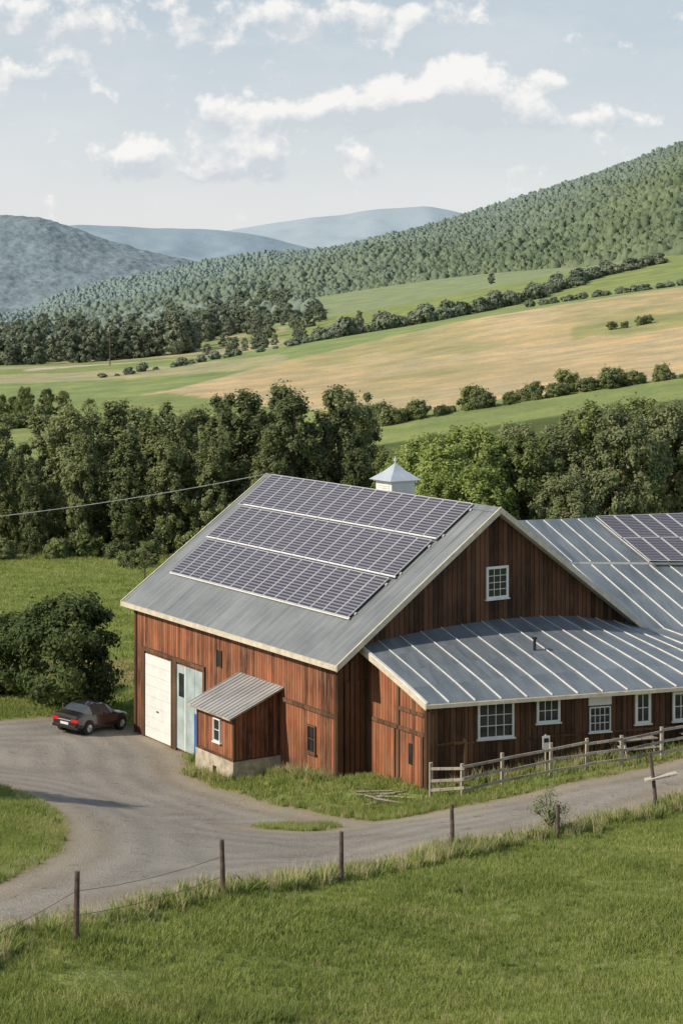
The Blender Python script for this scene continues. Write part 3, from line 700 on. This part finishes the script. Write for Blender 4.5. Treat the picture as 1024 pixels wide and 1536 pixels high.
# ------------------------------------------------------------------ scatter through geometry nodes
def coll(name,objs):
    c=bpy.data.collections.new(name)
    for o in objs: c.objects.link(o)
    return c
def scatter(name,P,rot,scl,collection,ncoll,r):
    n=len(P); me=bpy.data.meshes.new(name); me.vertices.add(n); me.vertices.foreach_set('co',np.asarray(P,dtype=np.float32).ravel())
    a=me.attributes.new('rot','FLOAT_VECTOR','POINT'); a.data.foreach_set('vector',np.asarray(rot,dtype=np.float32).ravel())
    a=me.attributes.new('scl','FLOAT_VECTOR','POINT'); a.data.foreach_set('vector',np.asarray(scl,dtype=np.float32).ravel())
    a=me.attributes.new('idx','INT','POINT'); a.data.foreach_set('value',r.integers(0,ncoll,n).astype(np.int32))
    me.update(); o=bpy.data.objects.new(name,me); S.collection.objects.link(o)
    ng=bpy.data.node_groups.new(name+'_gn','GeometryNodeTree')
    ng.interface.new_socket('Geometry',in_out='INPUT',socket_type='NodeSocketGeometry'); ng.interface.new_socket('Geometry',in_out='OUTPUT',socket_type='NodeSocketGeometry')
    gi=ng.nodes.new('NodeGroupInput'); go=ng.nodes.new('NodeGroupOutput'); ci=ng.nodes.new('GeometryNodeCollectionInfo'); ip=ng.nodes.new('GeometryNodeInstanceOnPoints')
    ci.inputs['Collection'].default_value=collection; ci.inputs['Separate Children'].default_value=True; ci.inputs['Reset Children'].default_value=True
    def na(nm,t):
        x=ng.nodes.new('GeometryNodeInputNamedAttribute'); x.data_type=t; x.inputs[0].default_value=nm; return x.outputs[0]
    L=ng.links.new; L(gi.outputs[0],ip.inputs['Points']); L(ci.outputs[0],ip.inputs['Instance']); ip.inputs['Pick Instance'].default_value=True
    L(na('idx','INT'),ip.inputs['Instance Index']); L(na('rot','FLOAT_VECTOR'),ip.inputs['Rotation']); L(na('scl','FLOAT_VECTOR'),ip.inputs['Scale']); L(ip.outputs[0],go.inputs[0])
    md=o.modifiers.new('scatter','NODES'); md.node_group=ng
    return o
def rs(n,r,lo,hi,zf=(1,1)):
    s=r.uniform(lo,hi,n); rot=np.zeros((n,3)); rot[:,2]=r.uniform(0,6.28,n); return rot,np.stack([s,s,s*r.uniform(zf[0],zf[1],n)],1)
def tuft(name,nb,h,w_,spread,mat,seed,bend=.5):
    r=np.random.default_rng(seed); V=[];F=[]
    for i in range(nb):
        an=r.uniform(0,6.28); ra=spread*math.sqrt(r.random()); x,y=math.cos(an)*ra,math.sin(an)*ra; hh=h*r.uniform(.5,1.2); a2=r.uniform(0,6.28); bx,by=math.cos(a2)*hh*bend*r.random(),math.sin(a2)*hh*bend*r.random()
        a3=r.uniform(0,3.14); wx,wy=math.cos(a3)*w_/2,math.sin(a3)*w_/2; k=len(V)
        V+=[(x-wx,y-wy,-.03),(x+wx,y+wy,-.03),(x+wx*.8+bx*.4,y+wy*.8+by*.4,hh*.6),(x-wx*.8+bx*.4,y-wy*.8+by*.4,hh*.6),(x+wx*.15+bx,y+wy*.15+by,hh),(x-wx*.15+bx,y-wy*.15+by,hh)]
        F+=[(k,k+1,k+2,k+3),(k+3,k+2,k+4,k+5)]
    return bpy.data.objects.new(name,mesh_np(name,V,F,[mat]))
G1=leafmat('grass_blades',(.18,.235,.06),(.39,.44,.155),.42,.35,dry=(.5,.46,.23)); G2=leafmat('dry_grass_blades',(.44,.4,.23),(.64,.58,.36),.35,.35); G3=leafmat('weed_leaves',(.12,.17,.045),(.27,.33,.10),.35,.35)
cg=coll('grass_tufts',[tuft('tuft_a',16,.11,.016,.16,G1,1,.8),tuft('tuft_b',14,.15,.016,.15,G1,2,.8),tuft('tuft_c',18,.08,.018,.18,G1,3,.9),tuft('tuft_d',12,.13,.015,.16,G1,4,.8)])
cw=coll('weed_tufts',[tuft('weed_a',16,.45,.022,.16,G1,5,.6),tuft('weed_b',14,.58,.014,.14,G2,6,.5),tuft('weed_c',18,.35,.05,.2,G3,7,.9),tuft('weed_d',14,.4,.016,.18,G2,8,.8)])
cl_=coll('lush_tufts',[tuft('lush_a',20,.42,.028,.2,G3,9,.8),tuft('lush_b',18,.5,.022,.18,G1,10,.7)])
r=np.random.default_rng(11)
def inb(X,Y):
    dx=X-C0.x; dy=Y-C0.y; u=dx*.84+dy*.5425; v=-dx*.5425+dy*.84
    ex=X-P1.x; ey=Y-P1.y; s=ex*.952+ey*.307; b_=-ex*.307+ey*.952
    return ((u>.3)&(v>.5)&(v<20.8)&(u<18))|((u>1.9)&(b_>.4)&(b_<28))|((u>-2.2)&(u<.5)&(v>5.4)&(v<9.1))
def samp(n,y0,y1,tmin=-.22,tmax=.22):
    Y=np.sqrt(r.uniform(y0*y0,y1*y1,n)); X=r.uniform(tmin,tmax,n)*Y; return X,Y
X,Y=samp(62000,35,76); s_=road_sd(X,Y); dn=fbm(X*.35,Y*.35,5); k=(s_<-.05+.25*(dn-.5))&~inb(X,Y)&(r.random(len(X))<.45+dn); X,Y,dn=X[k],Y[k],dn[k]
rot,sc=rs(len(X),r,.75,1.35); sc*=(.35+1.45*dn)[:,None]
scatter('meadow_grass',np.stack([X,Y,hgt(X,Y)],1),rot,sc,cg,4,r)
X,Y=samp(16000,72,104,-.24,.24); s_=road_sd(X,Y); k=(s_<0)&~inb(X,Y); X,Y=X[k],Y[k]; rot,sc=rs(len(X),r,1.2,2.4,(.7,1.1)); scatter('yard_grass',np.stack([X,Y,hgt(X,Y)],1),rot,sc,cg,4,r)
X,Y=samp(14000,100,190,-.22,.02); k=~inb(X,Y); X,Y=X[k],Y[k]; rot,sc=rs(len(X),r,2.0,3.6,(.4,.8)); scatter('field_grass',np.stack([X,Y,hgt(X,Y)],1),rot,sc,cg,4,r)
X,Y=samp(70000,36,80); s_=road_sd(X,Y); dn=fbm(X*.9,Y*.9,15); 
lim=-1.3-1.6*(fbm(X*.4,Y*.4,16)-.5); near=(Y<np.interp(512+FOC*X/Y,[0,350,700,1024],[48,55,64,74])); k=(s_<-.0)&(s_>lim)&near&(dn>.36)&~inb(X,Y)
X1,Y1=X[k],Y[k]; k2=(s_<.1)&(s_>-.6)&~near&(r.random(len(X))<.4)&~inb(X,Y); X1=np.concatenate([X1,X[k2]]);Y1=np.concatenate([Y1,Y[k2]])
rot,sc=rs(len(X1),r,.35,1.2); sc[len(X1)-k2.sum():]*=.55; scatter('verge_weeds',np.stack([X1,Y1,hgt(X1,Y1)],1),rot,sc,cw,4,r)
X,Y=samp(2600,37,74); s_=road_sd(X,Y); dn=fbm(X*.25,Y*.25,25); k=(s_<-.8)&(dn>.52)&~inb(X,Y); X,Y=X[k],Y[k]; rot,sc=rs(len(X),r,.3,.65); scatter('meadow_weeds',np.stack([X,Y,hgt(X,Y)],1),rot,sc,cw,4,r)
PX_=np.concatenate([r.normal(365,42,330),r.normal(60,60,160),r.normal(110,30,60)]); YY_=np.concatenate([r.normal(41.2,.55,330),r.normal(46.2,.35,160),r.normal(45.3,.3,60)])
X=(PX_-512)/FOC*YY_; Y=YY_; k=road_sd(X,Y)<-.1; X,Y=X[k],Y[k]; rot,sc=rs(len(X),r,.35,.85); scatter('lush_weeds',np.stack([X,Y,hgt(X,Y)],1),rot,sc,cl_,2,r)
vv=r.uniform(.6,12.6,600); P=[B(-.6+r.uniform(0,.95),v) if not 5.3<v<9.2 else B(-2.2-r.uniform(.05,.8),v) for v in vv]
ss=r.uniform(.3,9,350); P+= [E(s,.45-r.uniform(.05,.8)) for s in ss]
X=np.array([p.x for p in P]);Y=np.array([p.y for p in P]); rot,sc=rs(len(X),r,.4,1.2); scatter('wall_weeds',np.stack([X,Y,hgt(X,Y)],1),rot,sc,cw,4,r)
def bush_o(nm,mat,seed,H=3.,R=2.,ls=.18,ncl=44,nl=80): return bpy.data.objects.new(nm,tree_mesh(nm,H,R,.02,ncl,nl,ls,mat,seed,'round',(.14,.38),fluff=.45))
cb=coll('bushes',[bush_o('bush_a',L_dark,71),bush_o('bush_b',L_dark,72),bush_o('bush_c',L_mid,73)])
cbf=coll('bushes_far',[bush_o('bushf_a',L_far,74,ls=.33,nl=60),bush_o('bushf_b',L_far,75,ls=.33,nl=60)])
def line(pts,step,jit):
    out=[]
    P=[(T(a)*y,y) for a,y in pts]
    for (a,b_),(c,d) in zip(P[:-1],P[1:]):
        L=math.hypot(c-a,d-b_); n=max(2,int(L/step))
        for i in range(n): f=i/n; out.append((a+(c-a)*f+r.normal()*jit,b_+(d-b_)*f+r.normal()*jit))
    return np.array(out)
def hedge(name,pts,step,jit,lo,hi,c,nc_,zf=(.8,1.2)):
    Q=line(pts,step,jit); rot,sc=rs(len(Q),r,lo,hi,zf); scatter(name,np.stack([Q[:,0],Q[:,1],hgt(Q[:,0],Q[:,1])-.2],1),rot,sc,c,nc_,r)
hedge('hedgerow',[(560,285),(640,287),(760,289),(900,291),(1024,292),(1250,295)],1.3,1.1,.35,1.25,cb,3)
hedge('hedgerow',[(470,640),(600,668),(700,690),(820,735),(900,785),(990,805)],2.6,2.4,.8,2.2,cbf,2)
hedge('hedgerow',[(800,640),(900,630),(1024,625),(1250,640)],2.6,.7,.8,1.0,cbf,2,(.7,.9))
hedge('hedgerow',[(160,525),(300,560),(430,590),(520,640)],5,1.5,.4,1.1,cbf,2,(.6,1))
hedge('field_bushes',[(925,452),(960,455),(1000,458)],3,2,.4,.9,cb,3)
hedge('undergrowth',[(-100,182),(150,181),(300,180),(560,180)],1.8,1.5,.4,.9,cb,3)
hedge('undergrowth',[(575,152),(700,140),(850,138),(1100,140)],1.2,3.,.9,1.7,cb,3)
hedge('undergrowth',[(180,172),(230,170),(330,168)],2,1.5,.3,.6,cb,3)
hedge('undergrowth',[(-150,330),(0,335),(115,340)],2.2,2.,.6,1.2,cb,3)
for p,Y,s in ((38,345,.55),(0,350,.45),(70,350,.5),(95,350,.45),(20,355,.4)): put(RND[0],'broadleaf_tree',p,Y,s*.9,s)
TF=[bpy.data.objects.new('ft%d'%i,tree_mesh('ft%d'%i,16,5.5,.06,70,65,.45,L_far,90+i,'oval',(.1,.26),fluff=.45)) for i in range(3)]
ctf=coll('far_trees',TF)
def band(name,n,p0,p1,y0,y1,lo,hi,c=ctf,nc_=3,zf=(.8,1.15)):
    p=r.uniform(p0,p1,n); Y=r.uniform(y0,y1,n); X=(p-512)/FOC*Y; rot,sc=rs(n,r,lo,hi,zf); scatter(name,np.stack([X,Y,hgt(X,Y)-.5],1),rot,sc,c,nc_,r)
band('distant_treeline',95,-150,290,730,800,.45,1.1); band('distant_treeline',40,200,400,820,900,.4,.9); band('distant_treeline',26,380,500,760,1000,.3,.65)
band('distant_treeline',22,300,470,640,760,.2,.42)
band('distant_treeline',120,-150,460,960,1250,.6,1.0)
put(TF[0].data,'lone_field_tree',737,1010,.42,.4); put(TF[1].data,'lone_field_tree',538,760,.4,.4)
# ------------------------------------------------------------------ hills
def blob(nm,mat,seed,zs=1.2):
    rr=np.random.default_rng(seed); nu,nv=10,7; V=[];F=[]
    for i in range(nv+1):
        th=math.pi*i/nv
        for j in range(nu):
            ph=2*math.pi*j/nu; q=1+.26*rr.normal()*math.sin(th)
            V.append((math.sin(th)*math.cos(ph)*q,math.sin(th)*math.sin(ph)*q,(math.cos(th)*zs+.3)*(1+.12*rr.normal())))
    for i in range(nv):
        for j in range(nu): F.append((i*nu+j,(i+1)*nu+j,(i+1)*nu+(j+1)%nu,i*nu+(j+1)%nu))
    return bpy.data.objects.new(nm,mesh_np(nm,V,F,[mat],smooth=True))
F1=leafmat('hill_forest',(.06,.09,.048),(.165,.205,.105),0.,.012,haze=(1100,3100,(.20,.275,.285),.8),rnd=.5)  # crowns tint towards blue-grey with distance, as painted haze
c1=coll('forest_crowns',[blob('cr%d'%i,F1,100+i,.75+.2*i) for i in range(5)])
def hill(name,pp,py,Yr,foot,zfoot,Yb,mat,amp,seed,nr_=90,expo=1.15,step=6,ns=300.,fine=0.):
    px=np.arange(-900,1900,step); zr_=HC+(HY-np.interp(px,pp,py))*Yr/FOC; kk=np.exp(-np.linspace(-2,2,9)**2); kk/=kk.sum()
    zr_=np.convolve(np.pad(zr_,4,'edge'),kk,'valid'); yf=np.interp(px,foot[0],foot[1]); zf=np.interp(px,zfoot[0],zfoot[1])
    rr=np.linspace(0,1,nr_)[:,None]; Y1_=yf+(Yr-yf)*rr; Z1=zf+(zr_-zf)*rr**expo
    rb=np.linspace(0,1,14)[1:,None]; Y2=Yr+(Yb-Yr)*rb+0*px; Z2=zr_+(zf-30-zr_)*rb**1.3
    Yg=np.concatenate([Y1_,Y2]); Zg=np.concatenate([Z1,Z2]); Xg=(px-512)/FOC*Yg
    R_=np.concatenate([rr*np.ones_like(px),1-rb*np.ones_like(px)]); nzs=(fbm(Xg/ns+50,Yg/(ns*1.3)+50,seed,4)-.47)
    Zg=Zg+amp*nzs*np.sin(np.pi*np.clip(R_,0,1)*.93)
    if fine: Zg=Zg+fine*(fbm(Xg/14+500,Yg/22+500,seed+9,2)-.4)
    V=np.stack([Xg,Yg,Zg],2).reshape(-1,3); I=np.arange(len(V)).reshape(Xg.shape); F=np.stack([I[:-1,:-1],I[:-1,1:],I[1:,1:],I[1:,:-1]],2).reshape(-1,4)
    link(bpy.data.objects.new(name,mesh_np(name,V,F,[mat],smooth=True)))
    return Xg,Yg,Zg,px
def on_hill(g,n,p0,p1,lastrow,r,scal):
    Xg,Yg,Zg,px=g; i0=np.searchsorted(px,p0); i1=min(np.searchsorted(px,p1),len(px)-2)
    ci=r.uniform(i0,i1,n*3); ri=r.uniform(0,lastrow,n*3); a=ci.astype(int); b_=ri.astype(int); fa=ci-a; fb=ri-b_
    bl=lambda G:(G[b_,a]*(1-fa)+G[b_,a+1]*fa)*(1-fb)+(G[b_+1,a]*(1-fa)+G[b_+1,a+1]*fa)*fb
    X,Y,Z=bl(Xg),bl(Yg),bl(Zg); w_=Y*np.abs(Yg[-20,a]-Yg[0,a]); k=r.random(n*3)<w_/w_.max(); X,Y,Z=X[k][:n],Y[k][:n],Z[k][:n]
    return np.stack([X,Y,Z],1)
mh1=M('hill_floor',(.10,.14,.085),.95,var=.3,scale=.02); mh2=M('hazed_hill_forest',(.155,.215,.25),.95,var=.2,scale=.02,col2=(.21,.275,.30),bmp=.8,bscale=.06,bdist=8.)  # far hill colour is bluish and pale to stand in for haze
mh3=M('haze_blue_ridge',(.225,.305,.365),.95,var=.08,scale=.006,bmp=.5,bscale=.03,bdist=5.); mh4=M('haze_pale_ridge',(.30,.375,.43),.95,var=.06,scale=.003,bmp=.4,bscale=.02,bdist=5.)  # ridge blues are atmospheric haze put into the base colour
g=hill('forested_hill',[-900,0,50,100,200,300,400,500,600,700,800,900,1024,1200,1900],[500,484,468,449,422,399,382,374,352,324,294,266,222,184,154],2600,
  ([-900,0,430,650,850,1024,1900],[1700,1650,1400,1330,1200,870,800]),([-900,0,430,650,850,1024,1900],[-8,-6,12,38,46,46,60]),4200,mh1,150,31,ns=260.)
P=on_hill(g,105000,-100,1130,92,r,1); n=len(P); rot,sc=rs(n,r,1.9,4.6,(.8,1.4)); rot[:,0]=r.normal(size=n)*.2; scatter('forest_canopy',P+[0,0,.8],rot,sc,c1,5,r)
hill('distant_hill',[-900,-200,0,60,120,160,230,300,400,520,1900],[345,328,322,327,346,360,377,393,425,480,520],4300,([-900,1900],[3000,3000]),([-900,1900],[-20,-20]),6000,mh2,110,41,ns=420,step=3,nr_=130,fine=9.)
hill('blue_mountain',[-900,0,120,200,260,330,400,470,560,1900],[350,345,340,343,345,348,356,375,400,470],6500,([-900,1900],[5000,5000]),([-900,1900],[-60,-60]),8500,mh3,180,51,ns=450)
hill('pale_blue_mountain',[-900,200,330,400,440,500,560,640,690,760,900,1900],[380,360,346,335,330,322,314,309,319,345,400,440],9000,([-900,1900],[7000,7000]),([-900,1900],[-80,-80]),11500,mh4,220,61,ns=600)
n=7000; p=r.uniform(-200,470,n); Y=r.uniform(1000,2300,n); X=(p-512)/FOC*Y; cl=fbm(X/120+9,Y/160+9,77); k=cl>.47; X,Y=X[k],Y[k]
F3=leafmat('valley_foliage',(.12,.165,.13),(.20,.245,.185),0.,.02,haze=(1200,2900,(.24,.31,.33),.75)); c3=coll('valley_crowns',[blob('vc%d'%i,F3,120+i,1.) for i in range(3)])  # valley crowns carry painted haze in their colour
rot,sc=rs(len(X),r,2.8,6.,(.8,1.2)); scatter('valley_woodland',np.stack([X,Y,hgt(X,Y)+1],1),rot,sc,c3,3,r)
# ------------------------------------------------------------------ world
Wd=bpy.data.worlds.new('World'); S.world=Wd; Wd.use_nodes=True; nt=Wd.node_tree; nt.nodes.clear()
out=N(nt,'ShaderNodeOutputWorld'); bg=N(nt,'ShaderNodeBackground'); nt.links.new(bg.outputs[0],out.inputs[0]); bg.inputs[1].default_value=.1
EL=math.radians(37); sx,sy=-.93,-.37; AZ=math.atan2(sx,sy)
sk=N(nt,'ShaderNodeTexSky',sky_type='NISHITA'); sk.sun_disc=False; sk.sun_elevation=EL; sk.sun_rotation=AZ; sk.air_density=1.; sk.dust_density=2.; sk.ozone_density=1.
tc=N(nt,'ShaderNodeTexCoord').outputs['Generated']; sp=N(nt,'ShaderNodeSeparateXYZ'); nt.links.new(tc,sp.inputs[0])
ramp=N(nt,'ShaderNodeValToRGB'); nt.links.new(sp.outputs[2],ramp.inputs[0]); cr_=ramp.color_ramp
cr_.elements[0].position=0.; cr_.elements[0].color=(.88,.87,.84,1); cr_.elements[1].position=1.; cr_.elements[1].color=(.2,.3,.45,1)
for ps,c in ((.06,(.81,.83,.83,1)),(.10,(.70,.755,.79,1)),(.17,(.56,.645,.715,1)),(.45,(.32,.42,.55,1))):
    e=cr_.elements.new(ps); e.color=c
hz=N(nt,'ShaderNodeVectorMath',operation='SCALE'); nt.links.new(ramp.outputs[0],hz.inputs[0]); hz.inputs[3].default_value=10.
base=mix(nt,.88,sk.outputs[0],hz.outputs[0])
yy=math_(nt,'MAXIMUM',sp.outputs[1],.02); A=math_(nt,'DIVIDE',sp.outputs[0],yy); Ev=math_(nt,'DIVIDE',sp.outputs[2],yy)
wn=N(nt,'ShaderNodeTexNoise'); nt.links.new(tc,wn.inputs[0]); wn.inputs['Scale'].default_value=28; wn.inputs['Detail'].default_value=3
ws_=N(nt,'ShaderNodeSeparateXYZ'); nt.links.new(wn.outputs['Color'],ws_.inputs[0])
A=math_(nt,'ADD',A,math_(nt,'MULTIPLY',math_(nt,'SUBTRACT',ws_.outputs[0],.5),.02)); Ev=math_(nt,'ADD',Ev,math_(nt,'MULTIPLY',math_(nt,'SUBTRACT',ws_.outputs[1],.5),.010))
tot=None; low=None
for (px,py,wx,wy,am) in ((640,142,90,42,1.15),(700,115,48,46,1.2),(430,172,85,36,1.05),(205,238,80,34,1.1),(390,230,70,34,1.05),(760,160,95,30,1.),(80,28,240,46,1.),(520,25,170,34,.95),(40,112,80,24,.9),(900,182,110,22,.9),(535,243,30,20,.8),(822,124,32,18,.9),(330,175,45,34,.9),(560,165,70,38,1.),(300,262,150,16,.6)):
    a=math_(nt,'DIVIDE',math_(nt,'SUBTRACT',A,(px-512)/FOC),wx/FOC); b_=math_(nt,'DIVIDE',math_(nt,'SUBTRACT',Ev,(HY-py)/FOC),wy/FOC)
    rr=math_(nt,'ADD',math_(nt,'MULTIPLY',a,a),math_(nt,'MULTIPLY',b_,b_)); ex=math_(nt,'MULTIPLY',math_(nt,'EXPONENT',math_(nt,'MULTIPLY',rr,-1.)),am)
    lb=math_(nt,'MULTIPLY',ex,b_)
    tot=ex if tot is None else math_(nt,'ADD',tot,ex); low=lb if low is None else math_(nt,'ADD',low,lb)
cv=vmul(nt,tc,(1,1,1.15)); n1=noise(nt,cv,46,9,.58,.15)
off=N(nt,'ShaderNodeVectorMath',operation='ADD'); nt.links.new(cv,off.inputs[0]); off.inputs[1].default_value=(-.005,0,.008); n1b=noise(nt,off.outputs[0],46,9,.58,.15)
val=math_(nt,'ADD',math_(nt,'MULTIPLY',tot,.75),math_(nt,'MULTIPLY',math_(nt,'SUBTRACT',n1,.5),2.5))
mask=maprange(nt,val,.24,.68,0,1,True)
gen=maprange(nt,noise(nt,vmul(nt,tc,(1,1,3.)),5,6,.6),.46,.75,0,.55)
lit=math_(nt,'ADD',math_(nt,'MULTIPLY',math_(nt,'SUBTRACT',n1,n1b),3.2),math_(nt,'ADD',math_(nt,'MULTIPLY',low,1.6),.5),clamp=True)
cc=mix(nt,lit,(6.3,6.75,7.2),(9.5,9.35,9.1))
sky=mix(nt,gen,base,(8.0,8.1,8.2)); sky=mix(nt,math_(nt,'MULTIPLY',mask,.93),sky,cc)
nt.links.new(sky,bg.inputs[0])
sl_=bpy.data.lights.new('sun','SUN'); sl_.energy=4.9; sl_.angle=math.radians(.6); sl_.color=(1.,.88,.71)
so=bpy.data.objects.new('sun',sl_); dv=Vector((sx*math.cos(EL),sy*math.cos(EL),math.sin(EL))); so.rotation_euler=dv.to_track_quat('Z','Y').to_euler(); so.location=(-40,60,60); S.collection.objects.link(so)
cd=bpy.data.cameras.new('camera'); cam=bpy.data.objects.new('camera',cd); S.collection.objects.link(cam); cam.location=(0,0,HC); cam.rotation_euler=(math.radians(90),0,0)
cd.sensor_fit='HORIZONTAL'; cd.sensor_width=36; cd.lens=36*FOC/1024; cd.shift_y=-(768-HY)/1024; cd.clip_start=.5; cd.clip_end=30000
S.camera=cam
S.view_settings.view_transform='Standard'; S.view_settings.look='None'; S.view_settings.exposure=0
